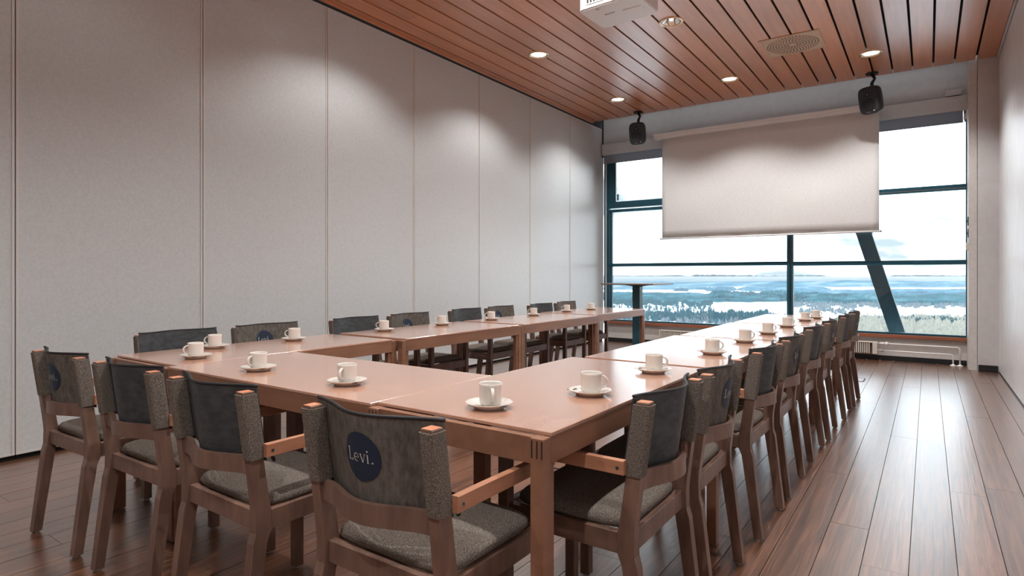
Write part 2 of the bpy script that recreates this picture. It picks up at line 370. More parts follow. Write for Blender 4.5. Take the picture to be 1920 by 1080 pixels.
vv = obj('valve_knob', tube(bmesh.new(), [(-.43, -.045, .222), (-.43, .0, .222)], [.020, .026], 18), 'case', pp, smooth=True)

# ------------------------------------------------------------------ wall controls on the pillar cover
for z, hgt, m_, lb in ((1.67, .10, 'frame', 'upper dark wall control on the pillar edge'), (1.53, .10, 'frame', 'middle dark wall control on the pillar edge'), (1.385, .085, 'radiator', 'cream wall control below the two dark ones')):
    s = thing('wall_control', lb, 'switch', (.385, 8.70, z), 0, 'wall controls on the pillar')
    boxo('housing', m_, -.022 if m_ == 'radiator' else -.010, 0, -.035, .035, 0, hgt, s, .002)
    boxo('button', 'black', -.025 if m_ == 'radiator' else -.013, -.008, -.012, .012, hgt * .35, hgt * .65, s, .001)

# ------------------------------------------------------------------ downlights
def make_downlight():
    d = thing('downlight', '', 'ceiling light', (0, 0, 3.55), 0, 'round recessed downlights')
    obj('trim_ring', lathe(bmesh.new(), [(.088, .002), (.088, -.002), (.094, -.008), (.110, -.010), (.118, -.004), (.118, .002)], 36, cap=False), 'ring', d, smooth=True)
    obj('reflector', lathe(bmesh.new(), [(.089, -.002), (.080, .010), (.068, .022), (.055, .032), (.050, .034)], 36, cap=False), 'reflector', d, smooth=True)
    obj('lamp', lathe(bmesh.new(), [(.0001, .000), (.050, .001), (.072, .003), (.084, .006), (.084, .012)], 24, cap=False), 'bulb', d, smooth=True)
    return d
dl = make_downlight(); used = False
LX = (-3.56, -2.04, -.52); LY = (-.59, 1.48, 3.55, 5.62, 7.69)
DIM = {(-3.56, 3.55): .62, (-3.56, 5.62): .75, (-3.56, 7.69): .8, (-3.56, 1.48): .03, (-3.56, -.59): .03, (-2.04, -.59): 1.0, (-.52, -.59): 1.7, (-2.04, 1.48): 1.0, (-.52, 1.48): 1.5, (-.52, 3.55): 1.15, (-2.04, 7.69): 1.25, (-.52, 7.69): 1.35}
names = {(-3.56, 5.62): 'lit downlight above the left chair row, nearer of the two in view', (-3.56, 7.69): 'lit downlight in the far left ceiling corner',
         (-2.04, 5.62): 'downlight with visible mirror reflector beside the projector', (-2.04, 7.69): 'lit downlight in the middle of the far ceiling',
         (-.52, 7.69): 'lit downlight just in front of the right loudspeaker'}
wy = {-.59: 'behind the camera', 1.48: 'above the front table', 3.55: 'just before the projector', 5.62: 'past the projector', 7.69: 'at the far end'}
wx = {-3.56: 'near the panel wall', -2.04: 'over the middle', -.52: 'near the plaster wall'}
for y in LY:
    for x in LX:
        lb = names.get((x, y), 'recessed downlight outside the picture, %s %s' % (wx[x], wy[y]))
        if not used: dl.location = (x, y, 3.55); dl['label'] = lb; used = True; d = dl
        else: d = dup(dl, (x, y, 3.55), 0, lb)
        L = bpy.data.lights.new('downlight_beam', 'SPOT'); L.energy = LAMP_W * DIM.get((x, y), 1); L.color = LAMP_COL
        L.spot_size = math.radians(128); L.spot_blend = .5; L.shadow_soft_size = .045
        lo = bpy.data.objects.new('downlight_beam', L); C.objects.link(lo); lo.parent = d; lo.location = (0, 0, -.012)

# round openings in the boards where the downlights sit
bpy.context.view_layer.update()
cut = bpy.data.objects.new('cutter', bpy.data.meshes.new('cutter')); C.objects.link(cut)
bm = bmesh.new()
for x in LX:
    for y in LY: lathe(bm, [(.090, 3.50), (.090, 3.595)], 32, x, y)
bm.to_mesh(cut.data); bm.free()
for o in list(ce.children):
    xs = [v_.co.x for v_ in o.data.vertices]
    if o.name.startswith('board') and any(min(xs) < x + .09 and max(xs) > x - .09 for x in LX):
        md = o.modifiers.new('b', 'BOOLEAN'); md.operation = 'DIFFERENCE'; md.object = cut; md.solver = 'EXACT'
dg = bpy.context.evaluated_depsgraph_get()
for o in list(ce.children):
    if o.modifiers: me = bpy.data.meshes.new_from_object(o.evaluated_get(dg)); o.modifiers.clear(); o.data = me
bpy.data.objects.remove(cut)
d_ = next(o for o in bpy.data.objects if o.name.startswith('downlight') and o.type == 'EMPTY' and abs(o.location.x + 2.04) < .01 and abs(o.location.y - 5.62) < .01)
for c_ in d_.children:      # this one shows its bare reflector with a small lamp deep inside
    if c_.name.startswith('lamp'):
        me = bpy.data.meshes.new('lamp'); bm = lathe(bmesh.new(), [(.0001, .012), (.018, .014), (.022, .024), (.022, .034)], 20, cap=False); bm.to_mesh(me); bm.free(); me.materials.append(M['bulb']); c_.data = me
# ------------------------------------------------------------------ air diffuser in the ceiling
v = thing('air_diffuser', 'square beige air diffuser with swirl holes in the board ceiling', 'vent', (-1.18, 6.90, 3.55))
boxo('plate', 'vent', -.285, .285, -.285, .285, -.008, .001, v, .002)
bm = bmesh.new()
for a in (-.268, .262): box(bm, a, a + .005, -.268, .268, -.010, -.007); box(bm, -.268, .268, a, a + .005, -.010, -.007)
obj('raised_rim', bm, 'vent', v)
bm = bmesh.new(); 
for ring in range(1, 9):
    rr = .028 * ring + .02; n = int(6 + ring * 5)
    for i in range(n):
        a = 2 * PI * i / n + ring * .13; 
        x, y = rr * math.cos(a), rr * math.sin(a)
        if max(abs(x), abs(y)) > .25: continue
        r = bmesh.ops.create_cube(bm, size=1); bmesh.ops.scale(bm, vec=(.020, .009, .002), verts=r['verts'])
        bmesh.ops.rotate(bm, cent=(0, 0, 0), matrix=Matrix.Rotation(a + .9, 3, 'Z'), verts=r['verts']); bmesh.ops.translate(bm, vec=(x, y, -.0085), verts=r['verts'])
o = obj('swirl_slots', bm, 'hole', v); o['kind'] = 'stuff'

# ------------------------------------------------------------------ projector
pj = thing('ceiling_projector', 'white ceiling projector hanging among the cedar boards', 'projector', (-1.935, 4.20, 3.10), math.radians(-3))
bm = bmesh.new(); box(bm, -.245, .245, -.20, .20, 0, .13)
es = [e for e in bm.edges if abs(e.verts[0].co.z - e.verts[1].co.z) > .05]
bmesh.ops.bevel(bm, geom=es, offset=.05, segments=5, affect='EDGES', profile=.5)
es = [e for e in bm.edges if abs(e.verts[0].co.z - e.verts[1].co.z) < .001]
bmesh.ops.bevel(bm, geom=es, offset=.008, segments=2, affect='EDGES')
obj('body', bm, 'proj', pj)
obj('bottom_hatch', box(bmesh.new(), .04, .19, -.02, .10, -.004, .002, .002), 'proj', pj)
boxo('front_grille', 'proj', -.17, .17, -.206, -.199, .03, .11, pj, .002)
bm = bmesh.new()
for i in range(12): box(bm, -.16 + i * .027, -.145 + i * .027, -.2085, -.205, .04, .10)
obj('vent_slots', bm, 'hole', pj)
obj('foot', lathe(bmesh.new(), [(.012, -.012), (.014, -.008), (.014, .002)], 14, -.10, -.15), 'proj', pj)
boxo('mount_plate', 'case', -.09, .09, -.09, .09, .13, .145, pj, .002)
obj('mount_pole', tube(bmesh.new(), [(0, 0, .14), (0, 0, .45)], .022, 16), 'case', pj, smooth=True)
obj('ceiling_plate', lathe(bmesh.new(), [(.08, .435), (.08, .449), (.02, .45)], 24), 'case', pj)
tx = bpy.data.curves.new('maker_lettering', 'FONT'); tx.body = 'SONY'; tx.size = .034; tx.extrude = .0004; tx.align_x = 'CENTER'
to = bpy.data.objects.new('maker_lettering', tx); C.objects.link(to)
dg = bpy.context.evaluated_depsgraph_get(); me = bpy.data.meshes.new_from_object(to.evaluated_get(dg)); bpy.data.objects.remove(to)
me.materials.clear(); me.materials.append(M['base_dark'])
to = bpy.data.objects.new('maker_lettering', me); C.objects.link(to); to.parent = pj; to.location = (-.06, -.02, -.0006); to.rotation_euler = (PI, 0, 0)

# ------------------------------------------------------------------ loudspeakers
def speaker(loc, yaw, tilt, label):
    s = thing('loudspeaker', label, 'speaker', loc, 0, 'ceiling loudspeakers')
    obj('ceiling_plate', lathe(bmesh.new(), [(.068, 3.535 - loc[2]), (.068, 3.549 - loc[2])], 24), 'black', s)
    obj('bracket_arm', tube(bmesh.new(), [(0, 0, 3.54 - loc[2]), (.03, 0, 3.48 - loc[2]), (.0, .01, 3.43 - loc[2]), (0, .02, 3.36 - loc[2])], [.022, .017, .020, .018], 10), 'black', s, smooth=True)
    hz = 3.225 - loc[2]
    def place(o): o.location = (0, 0, hz); o.rotation_euler = Euler((tilt, 0, yaw)); return o
    # rounded tapered housing; front faces local -y
    bm = bmesh.new(); rings = []
    for y, sx, sz in ((-.098, .100, .145), (-.088, .112, .160), (-.04, .118, .167), (.03, .112, .158), (.085, .085, .125), (.10, .06, .10)):
        ring = []
        for i in range(36):
            a = 2 * PI * i / 36; c, s_ = math.cos(a), math.sin(a); p = 2 / 4.2
            ring.append(bm.verts.new((sx * math.copysign(abs(c) ** p, c), y, sz * math.copysign(abs(s_) ** p, s_))))
        rings.append(ring)
    for a, b in zip(rings, rings[1:]):
        for i in range(36): bm.faces.new((a[i], b[i], b[(i + 1) % 36], a[(i + 1) % 36]))
    bm.faces.new(rings[0]); bm.faces.new(rings[-1][::-1]); bmesh.ops.recalc_face_normals(bm, faces=bm.faces)
    hs = place(obj('housing', bm, 'speaker', s, smooth=True))
    def front(nm, prof, zc, m_, n=28, x=0):
        b = bmesh.new(); lathe(b, prof, n); bmesh.ops.rotate(b, cent=(0, 0, 0), matrix=Matrix.Rotation(PI / 2, 3, 'X'), verts=b.verts)
        bmesh.ops.translate(b, vec=(x, -.098, zc), verts=b.verts); return place(obj(nm, b, m_, s, smooth=True))
    front('woofer', [(.078, -.002), (.078, .003), (.072, .004), (.055, .001), (.022, .0005), (.0, .003)], -.048, 'cone')
    front('tweeter', [(.030, -.002), (.030, .002), (.016, .0), (.0, .001)], .075, 'cone')
    front('tweeter_dome', [(.009, -.001), (.007, .006), (.0, .008)], .075, 'steel', 14)
    front('status_lamp', [(.006, -.001), (.005, .002), (.0, .003)], -.125, 'case', 12, .055)
    b = bmesh.new(); box(b, -.03, .012, -.1005, -.097, -.139, -.133); place(obj('maker_plate', b, 'steel', s))
    return s
speaker((-3.58, 8.45, 3.05), math.radians(8), math.radians(14), 'black loudspeaker on the ceiling at the left end of the screen')
speaker((-.56, 8.45, 3.05), math.radians(-22), math.radians(16), 'black loudspeaker on the ceiling in front of the screen\'s right end')

# ------------------------------------------------------------------ tables
def make_table(label, x0, x1, y0, y1, i0=.035, i1=.035, along='y'):
    """tabletop outline x0..x1,y0..y1; legs stand proud of the tabletop ends by i0/i1"""
    cx, cy_ = (x0 + x1) / 2, (y0 + y1) / 2
    if along == 'x': W, Lh, rz = (y1 - y0) / 2, (x1 - x0) / 2, PI / 2
    else: W, Lh, rz = (x1 - x0) / 2, (y1 - y0) / 2, 0
    t = thing('conference_table', label, 'table', (cx, cy_, 0), rz, 'conference tables of the U')
    ya, yb = -Lh - i0, Lh + i1
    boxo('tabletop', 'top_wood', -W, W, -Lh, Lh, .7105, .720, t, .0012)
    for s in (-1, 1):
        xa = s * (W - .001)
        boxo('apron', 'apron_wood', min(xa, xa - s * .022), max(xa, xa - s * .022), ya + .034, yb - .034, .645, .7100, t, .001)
        for e, ye in ((-1, ya), (1, yb)):
            bm = bmesh.new()
            box(bm, min(xa, xa - s * .038), max(xa, xa - s * .038), min(ye, ye - e * .034), max(ye, ye - e * .034), .003, .7103, .0015)
            xi = xa - s * .006; box(bm, min(xi, xi - s * .028), max(xi, xi - s * .028), min(ye - e * .034, ye - e * .058), max(ye - e * .034, ye - e * .058), .003, .644, .001)
            lg = obj('leg', bm, 'apron_wood', t)
            bm = bmesh.new()
            for q in (.003, .0165, .031):
                a = xa - s * q; box(bm, min(a, a - s * .0045), max(a, a - s * .0045), min(ye - e * .001, ye + e * .0004), max(ye - e * .001, ye + e * .0004), .662, .704)
            obj('finger_joint', bm, 'joint', lg)
    for e, ye in ((-1, ya), (1, yb)):
        boxo('end_apron', 'apron_wood', -W + .039, W - .039, min(ye - e * .008, ye - e * .030), max(ye - e * .008, ye - e * .030), .645, .7100, t, .001)
    return t
lt = [('left', -3.145, -2.580, 1.245, 2.468, .035, .033), ('left', -3.135, -2.535, 2.540, 3.725, .033, .033), ('left', -3.135, -2.535, 3.795, 5.030, .033, .033), ('left', -3.205, -2.605, 5.100, 6.300, .033, .035)]
rt = [('right', -1.350, -.742, 1.230, 2.420, .035, .018), ('right', -1.305, -.700, 2.460, 3.655, .018, .018), ('right', -1.285, -.685, 3.695, 4.885, .018, .018), ('right', -1.280, -.675, 4.925, 6.115, .018, .02)]
pos4 = ['first table of the %s row, nearest the camera', 'second table of the %s row', 'third table of the %s row', 'last table of the %s row, by the window end']
for i, a in enumerate(lt): make_table('beech conference table, ' + pos4[i] % 'left', *a[1:])
for i, a in enumerate(rt): make_table('beech conference table, ' + pos4[i] % 'right', *a[1:])
make_table('beech conference table set crosswise at the front between the two rows', -2.577, -1.3515, 1.205, 1.800, 0, 0, 'x')

# ------------------------------------------------------------------ chairs
def lean(z): return -.047 * (z - .43) / .345
def SY(u, z): return lean(z) + .026 - .058 * (.5 + .5 * math.cos(PI * u / .205))
def surf(bm, u0, u1, z0, z1, nu, nz, off, th):
    A = [[bm.verts.new((u0 + (u1 - u0) * i / nu, SY(u0 + (u1 - u0) * i / nu, z0 + (z1 - z0) * j / nz) + off, z0 + (z1 - z0) * j / nz)) for i in range(nu + 1)] for j in range(nz + 1)]
    B = [[bm.verts.new(v.co + Vector((0, th, 0))) for v in r] for r in A]
    for j in range(nz):
        for i in range(nu):
            bm.faces.new((A[j][i], A[j][i + 1], A[j + 1][i + 1], A[j + 1][i])); bm.faces.new((B[j][i], B[j + 1][i], B[j + 1][i + 1], B[j][i + 1]))
    for j in range(nz):
        for i, s in ((0, 1), (nu, -1)):
            q = (A[j][i], A[j + 1][i], B[j + 1][i], B[j][i]); bm.faces.new(q if s > 0 else q[::-1])
    for i in range(nu):
        for j, s in ((0, -1), (nz, 1)):
            q = (A[j][i], A[j][i + 1], B[j][i + 1], B[j][i]); bm.faces.new(q if s > 0 else q[::-1])
    bmesh.ops.recalc_face_normals(bm, faces=bm.faces)
    return bm
def letters(side):
    """serif word on the badge as thin strokes; side -1 = seen from behind, +1 = from the front"""
    bm = bmesh.new(); zc = .685; sgn = 1 if side < 0 else -1
    def P(s, t): 
        u = sgn * s; z = zc + t
        return Vector((u, SY(u, z) + (-.0022 if side < 0 else .0064), z))
    def quad(p): 
        f = bm.faces.new([bm.verts.new(P(*q)) for q in p])
    def stroke(a, b, wd):
        ax, ay = a; bx, by = b; l = math.hypot(bx - ax, by - ay); nx_, ny_ = -(by - ay) / l * wd / 2, (bx - ax) / l * wd / 2
        quad([(ax + nx_, ay + ny_), (bx + nx_, by + ny_), (bx - nx_, by - ny_), (ax - nx_, ay - ny_)])
    def dot(x, y, r): quad([(x + r * math.cos(2 * PI * i / 10), y + r * math.sin(2 * PI * i / 10)) for i in range(10)])
    z0 = -.012
    stroke((-.040, z0), (-.040, z0 + .030), .0034); stroke((-.044, z0 + .030), (-.035, z0 + .030), .0012); stroke((-.044, z0), (-.027, z0), .0014); stroke((-.0275, z0), (-.0265, z0 + .006), .0022)
    pts = [(-.0125 + .0075 * math.cos(a), z0 + .0095 + .0095 * math.sin(a)) for a in [math.radians(d) for d in range(0, 320, 20)]]
    for i, (a, b) in enumerate(zip(pts, pts[1:])): stroke(a, b, .0026 if 5 < i < 12 else .0014)
    stroke((-.020, z0 + .0098), (-.005, z0 + .0098), .0012)
    stroke((.002, z0 + .019), (.0085, z0), .0030); stroke((.015, z0 + .019), (.0088, z0), .0014); stroke((-.001, z0 + .0193), (.0055, z0 + .0193), .0011); stroke((.012, z0 + .0193), (.018, z0 + .0193), .0011)
    stroke((.0235, z0), (.0235, z0 + .019), .0030); stroke((.0205, z0), (.0270, z0), .0012); stroke((.0205, z0 + .019), (.0245, z0 + .019), .0012); dot(.0235, z0 + .027, .0022)
    dot(.036, z0 + .0015, .0024)
    return bm
def badge(side):
    bm = bmesh.new(); zc = .685; R = .058; off = -.0014 if side < 0 else .0056; rings = []
    for k_ in range(1, 6):
        r = R * k_ / 5; rings.append([bm.verts.new((r * math.cos(2 * PI * i / 36), SY(r * math.cos(2 * PI * i / 36), zc + r * math.sin(2 * PI * i / 36)) + off, zc + r * math.sin(2 * PI * i / 36))) for i in range(36)])
    c = bm.verts.new((0, SY(0, zc) + off, zc))
    for i in range(36): bm.faces.new((c, rings[0][i], rings[0][(i + 1) % 36]))
    for a, b in zip(rings, rings[1:]):
        for i in range(36): bm.faces.new((a[i], b[i], b[(i + 1) % 36], a[(i + 1) % 36]))
    return bm
def make_chair(logo):
    t = thing('armchair', '', 'chair')
    zz = [(-.055, .008, .034), (-.012, .345, .042), (.0, .372, .046), (.0, .428, .046), (-.004, .455, .042), (-.047, .775, .036)]
    for s in (-1, 1):
        pr = [(y - w_ / 2, z) for y, z, w_ in zz] + [(y + w_ / 2, z) for y, z, w_ in reversed(zz)]
        lg = obj('leg', prism_x(bmesh.new(), pr, s * .2 - .0165, s * .2 + .0165, .0015), 'chair_wood', t)
        obj('glide', lathe(bmesh.new(), [(.011, 0), (.013, .003), (.013, .009)], 12, s * .2, -.055), 'glide', lg)
        e = boxo('end_cap', 'end_wood', s * .2 - .0150, s * .2 + .0150, -.047 - .0165, -.047 + .0165, .7745, .7760, lg)
    for s in (-1, 1):
        lg = boxo('leg', 'chair_wood', s * .2 - .0165, s * .2 + .0165, .372, .408, .008, .5875, t, .002)
        obj('glide', lathe(bmesh.new(), [(.011, 0), (.013, .003), (.013, .009)], 12, s * .2, .39), 'glide', lg)
        boxo('seat_rail', 'chair_wood', s * .2 - .011, s * .2 + .011, .020, .374, .372, .428, t, .0015)
        xa, xb = (s * .2170, s * .2370); 
        pr = [(-.004, .587), (.400, .587), (.402, .600), (.400, .622), (.10, .6235), (-.004, .624)]
        ar = obj('armrest', prism_x(bmesh.new(), pr, min(xa, xb), max(xa, xb), .0015), 'arm_wood', t)
        b = bmesh.new(); tube(b, [(xb - s * .002, .014, .604), (xb + s * .0006, .014, .604)], .0055, 12); obj('bolt', b, 'steel', ar)
        b = bmesh.new(); tube(b, [(xb + s * .0004, .014, .604), (xb + s * .0010, .014, .604)], .0028, 10); obj('bolt_hole', b, 'black', ar)
        # arm joined to the front leg by a short block
        boxo('arm_block', 'chair_wood', min(s * .2165, s * .2175), max(s * .2165, s * .2175), .374, .404, .580, .6, t)
    boxo('seat_rail', 'chair_wood', -.184, .184, .376, .402, .372, .428, t, .0015)
    boxo('seat_rail', 'chair_wood', -.184, .184, -.012, .012, .372, .428, t, .0015)
    # domed cushion with rounded corners
    bm = bmesh.new(); n = 48; rings = []
    cxm, cym, hx, hy = 0, .188, .198, .184
    for inset, z in ((.006, .4285), (.0, .436), (.001, .447), (.008, .456), (.022, .4615), (.06, .466), (.11, .469), (.16, .470)):
        ring = []
        for i in range(n):
            a = 2 * PI * i / n + PI / n; c, s_ = math.cos(a), math.sin(a); p = 2 / (7 if inset < .03 else 5)
            fx = math.copysign(abs(c) ** p, c); fy = math.copysign(abs(s_) ** p, s_)
            x, y = cxm + (hx - inset) * fx, cym + (hy - inset) * fy
            ring.append(bm.verts.new((x, y, z)))
        rings.append(ring)
    # pull the rear corners in so the cushion clears the posts
    for r in rings:
        for v_ in r:
            if v_.co.y < .028 and abs(v_.co.x) > .178: v_.co.x = math.copysign(.178, v_.co.x)
    for a, b in zip(rings, rings[1:]):
        for i in range(n): bm.faces.new((a[i], a[(i + 1) % n], b[(i + 1) % n], b[i]))
    bm.faces.new(rings[-1]); bm.faces.new(rings[0][::-1])
    obj('seat_cushion', bm, 'felt', t, smooth=True)
    # bent lower back rail
    bm = bmesh.new(); nu = 24; V = []
    for i in range(nu + 1):
        u = -.186 + .372 * i / nu; yy = lean(.56) - .004 - .048 * (.5 + .5 * math.cos(PI * u / .186)) 
        V.append([bm.verts.new((u, yy + a, z)) for a, z in ((-.007, .535), (.007, .535), (.007, .585), (-.007, .585))])
    for a, b in zip(V, V[1:]):
        for k_ in range(4): bm.faces.new((a[k_], a[(k_ + 1) % 4], b[(k_ + 1) % 4], b[k_]))
    bm.faces.new(V[0][::-1]); bm.faces.new(V[-1]); bmesh.ops.recalc_face_normals(bm, faces=bm.faces)
    obj('back_rail', bm, 'chair_wood', t)
    fm = 'felt_back' if logo else 'felt_dark'
    bp = obj('back_panel', surf(bmesh.new(), -.212, .212, .572, .783, 28, 3, .0, .0045), fm, t, smooth=False)
    obj('piping', tube(bmesh.new(), [(u, SY(u, .785) + .002, .785 + .003 * abs(u / .21) ** 6) for u in [-.213 + .426 * i / 28 for i in range(29)]], .0042, 8), 'piping', bp, smooth=True)
    if logo:
        for sd in (-1, 1):
            bd = obj('badge', badge(sd), 'navy', t); bd['label'] = 'round navy badge with pale lettering'
            obj('lettering', letters(sd), 'letter', bd)
    for s in (-1, 1):
        bm = bmesh.new(); V = []
        for z in (.583, .68, .768):
            yc = lean(z) + .001; V.append([])
            for i in range(16):
                a = 2 * PI * (i + .5) / 16; c, s_ = math.cos(a), math.sin(a); p = 2 / 5
                V[-1].append(bm.verts.new((s * .2 + .0215 * math.copysign(abs(c) ** p, c), yc + .0255 * math.copysign(abs(s_) ** p, s_), z)))
        for a, b in zip(V, V[1:]):
            for i in range(16): bm.faces.new((a[i], a[(i + 1) % 16], b[(i + 1) % 16], b[i]))
        bm.faces.new(V[0][::-1]); bm.faces.new(V[-1])
        obj('felt_sleeve', bm, 'felt', t)
        b = bmesh.new(); tube(b, [(s * .198, .024, .590), (s * .200, .034, .578), (s * .203, .038, .566), (s * .199, .044, .560)], [.004, .0045, .006, .003], 8); obj('strap_end', b, 'black', t, smooth=True)
    return t
ch_logo = make_chair(True); ch_plain = make_chair(False); firstuse = {True: ch_logo, False: ch_plain}
def chair(x, y, rz, logo, label, group):
    p = firstuse[logo]
    if p is not None: p.location = (x, y, 0); p.rotation_euler = (0, 0, rz); p['label'] = label; p['group'] = group; firstuse[logo] = None; return p
    return dup(ch_logo if logo else ch_plain, (x, y, 0), rz, label, group)
def clab(logo, where): return ('armchair with round navy badge, ' if logo else 'armchair with dark plain backrest, ') + where
fr_ = [(-2.925, .985, 1.5, True), (-2.335, .995, 1.0, False), (-1.755, .985, -1.0, False), (-1.062, .985, 0, True)]
fw = ['leftmost of the front row by the panel wall', 'second from the left in the front row', 'third from the left in the front row', 'rightmost and nearest in the front row']
for i, (x, y, a, lg) in enumerate(fr_): chair(x, y, math.radians(a), lg, clab(lg, fw[i]), 'armchairs at the front table')
ry = [1.645, 2.155, 2.81, 3.37, 4.07, 4.645, 5.34, 5.875]
rx = [-.640, -.640, -.625, -.62, -.615, -.60, -.575, -.560]
for i in range(8):
    lg = i % 2 == 1
    chair(rx[i], ry[i], PI / 2 + math.radians([0, 1, -1, 0, -1, 1, 0, 0][i]), lg, clab(lg, ('nearest' if i == 0 else 'farthest' if i == 7 else ORD[i] + ' from the camera') + ' in the right row'), 'armchairs along the right row')
ly = [1.675, 2.220, 2.93, 3.482, 4.25, 4.785, 5.46, 6.055]
lx = [-3.42, -3.42, -3.41, -3.41, -3.45, -3.45, -3.40, -3.43]
for i in range(8):
    lg = i % 2 == 1
    chair(lx[i], ly[i], -PI / 2 + math.radians([1, -1, 1, 0, 1, 0, -1, 0][i]), lg, clab(lg, ('nearest' if i == 0 else 'farthest' if i == 7 else ORD[i] + ' from the camera') + ' in the left row'), 'armchairs along the left row')

# ------------------------------------------------------------------ crockery
def make_cup():
    bm = bmesh.new()
    pr = [(.0, .0), (.022, .0), (.023, .002), (.028, .005), (.0318, .011), (.033, .02), (.033, .058), (.0336, .0645), (.0326, .0655), (.0312, .0635), (.0308, .055), (.0305, .02), (.028, .010), (.018, .006), (.0, .0055)]
    n = 36; rings = []
    for r, z in pr:
        ring = []
        for i in range(n):
            a = 2 * PI * i / n; k_ = 1.0
            if .012 < z < .06 and r > .032: k_ = 1 - .018 * (1 - math.cos(((a * 12 / (2 * PI)) % 1 - .5) * 2 * PI / 12)) / (1 - math.cos(PI / 12)) * .6
            ring.append(bm.verts.new((r * k_ * math.cos(a), r * k_ * math.sin(a), z)))
        rings.append(ring)
    for a, b in zip(rings, rings[1:]):
        for i in range(n): bm.faces.new((a[i], a[(i + 1) % n], b[(i + 1) % n], b[i]))
    bmesh.ops.remove_doubles(bm, verts=bm.verts, dist=1e-5); bmesh.ops.recalc_face_normals(bm, faces=bm.faces)
    c = obj('coffee_cup', bm, 'china', smooth=True); tag(c, '', 'cup', 'coffee cups on the tables')
    bm = bmesh.new(); pts = []
    for i in range(13):
        a = math.radians(92 - i * 184 / 12); pts.append((.0315 + .0215 * math.cos(a), 0, .036 + .0185 * math.sin(a)))
    V = []
    for i, p in enumerate(pts):
        d = Vector(pts[min(i + 1, 12)]) - Vector(pts[max(i - 1, 0)]); d.normalize(); nn = Vector((d.z, 0, -d.x))
        V.append([bm.verts.new(Vector(p) + nn * a + Vector((0, b, 0))) for a, b in ((-.0024, -.0042), (.0024, -.0054), (.0024, .0054), (-.0024, .0042))])
    for a, b in zip(V, V[1:]):
        for k_ in range(4): bm.faces.new((a[k_], a[(k_ + 1) % 4], b[(k_ + 1) % 4], b[k_]))
    bm.faces.new(V[0]); bm.faces.new(V[-1][::-1]); bmesh.ops.recalc_face_normals(bm, faces=bm.faces)
    obj('handle', bm, 'china', c, smooth=True)
    return c
def make_saucer():
    bm = bmesh.new(); n = 48; rings = []
    for r, z in [(.0, .002), (.040, .002), (.041, .0), (.043, .0), (.044, .003), (.052, .008), (.0675, .0155), (.069, .0175), (.0672, .0178), (.052, .0110), (.038, .0062), (.028, .0052), (.0, .005)]:
        ring = []
        for i in range(n):
            a = 2 * PI * i / n; k_ = 1.0
            if r > .05: k_ = 1 - .035 * abs(((a * 12 / (2 * PI)) % 1) - .5) * 2 * 0 - .030 * (1 - abs(((a * 12 / (2 * PI)) % 1) - .5) * 2)
            ring.append(bm.verts.new((r * k_ * math.cos(a), r * k_ * math.sin(a), z)))
        rings.append(ring)
    for a, b in zip(rings, rings[1:]):
        for i in range(n): bm.faces.new((a[i], a[(i + 1) % n], b[(i + 1) % n], b[i]))
    bmesh.ops.remove_doubles(bm, verts=bm.verts, dist=1e-5); bmesh.ops.recalc_face_normals(bm, faces=bm.faces)
    return tag(obj('saucer', bm, 'china', smooth=True), '', 'saucer', 'saucers on the tables')
def make_spoon():
    bm = bmesh.new(); V = []
    prof = [(-.052, .0030, .0005), (-.045, .0042, .0009), (-.02, .0022, .0010), (.015, .0018, .0012), (.026, .0030, .0010), (.033, .0080, -.0002), (.042, .0098, -.0010), (.051, .0076, -.0002), (.056, .0018, .0010)]
    for x, hw, dz in prof:
        V.append([bm.verts.new((x, -hw, .0016)), bm.verts.new((x, 0, .0010 + dz * .6)), bm.verts.new((x, hw, .0016)), bm.verts.new((x, 0, dz * .6 - .0002))])
    for a, b in zip(V, V[1:]):
        for k_ in range(4): bm.faces.new((a[k_], a[(k_ + 1) % 4], b[(k_ + 1) % 4], b[k_]))
    bm.faces.new(V[0][::-1]); bm.faces.new(V[-1]); bmesh.ops.recalc_face_normals(bm, faces=bm.faces)
    return tag(obj('teaspoon', bm, 'spoon', smooth=True), '', 'spoon', 'teaspoons on the saucers')
protos = {}
def place(kind, maker, loc, rot, label):
    if kind not in protos:
        o = maker(); protos[kind] = o
    else:
        o = protos[kind].copy(); C.objects.link(o)
        for ch in protos[kind].children: c2 = ch.copy(); C.objects.link(c2); c2.parent = o
    o.location = loc; o.rotation_euler = rot; o['label'] = label; return o
cups = [(-2.735, 1.405, -98, 10, 'at the left end of the front table, nearest the left corner'), (-2.181, 1.367, -80, 25, 'on the crosswise front table, left of two'), (-1.65, 1.367, -68, 30, 'on the crosswise front table, right of two'),
        (-1.029, 1.36, -46, 30, 'nearest the camera, by the front right table corner')]
w8 = ['nearest', 'second', 'third', 'fourth', 'fifth', 'sixth', 'seventh', 'farthest']
rc = [(-.878, 1.69), (-.875, 2.214), (-.845, 2.888), (-.846, 3.499), (-.84, 4.066), (-.84, 4.684), (-.83, 5.40), (-.80, 5.745)]
lc = [(-3.021, 1.651), (-3.0, 2.10), (-3.0, 2.80), (-3.0, 3.38), (-3.0, 4.00), (-3.0, 4.65), (-3.03, 5.32), (-3.0, 5.80)]
rows_ = [(x, y, a, s, l) for x, y, a, s, l in cups]
rows_ += [(x, y, 38, 100, '%s along the right row of tables' % w8[i]) for i, (x, y) in enumerate(rc)]
rows_ += [(x, y, -142, 40, '%s along the left row of tables' % w8[i]) for i, (x, y) in enumerate(lc)]
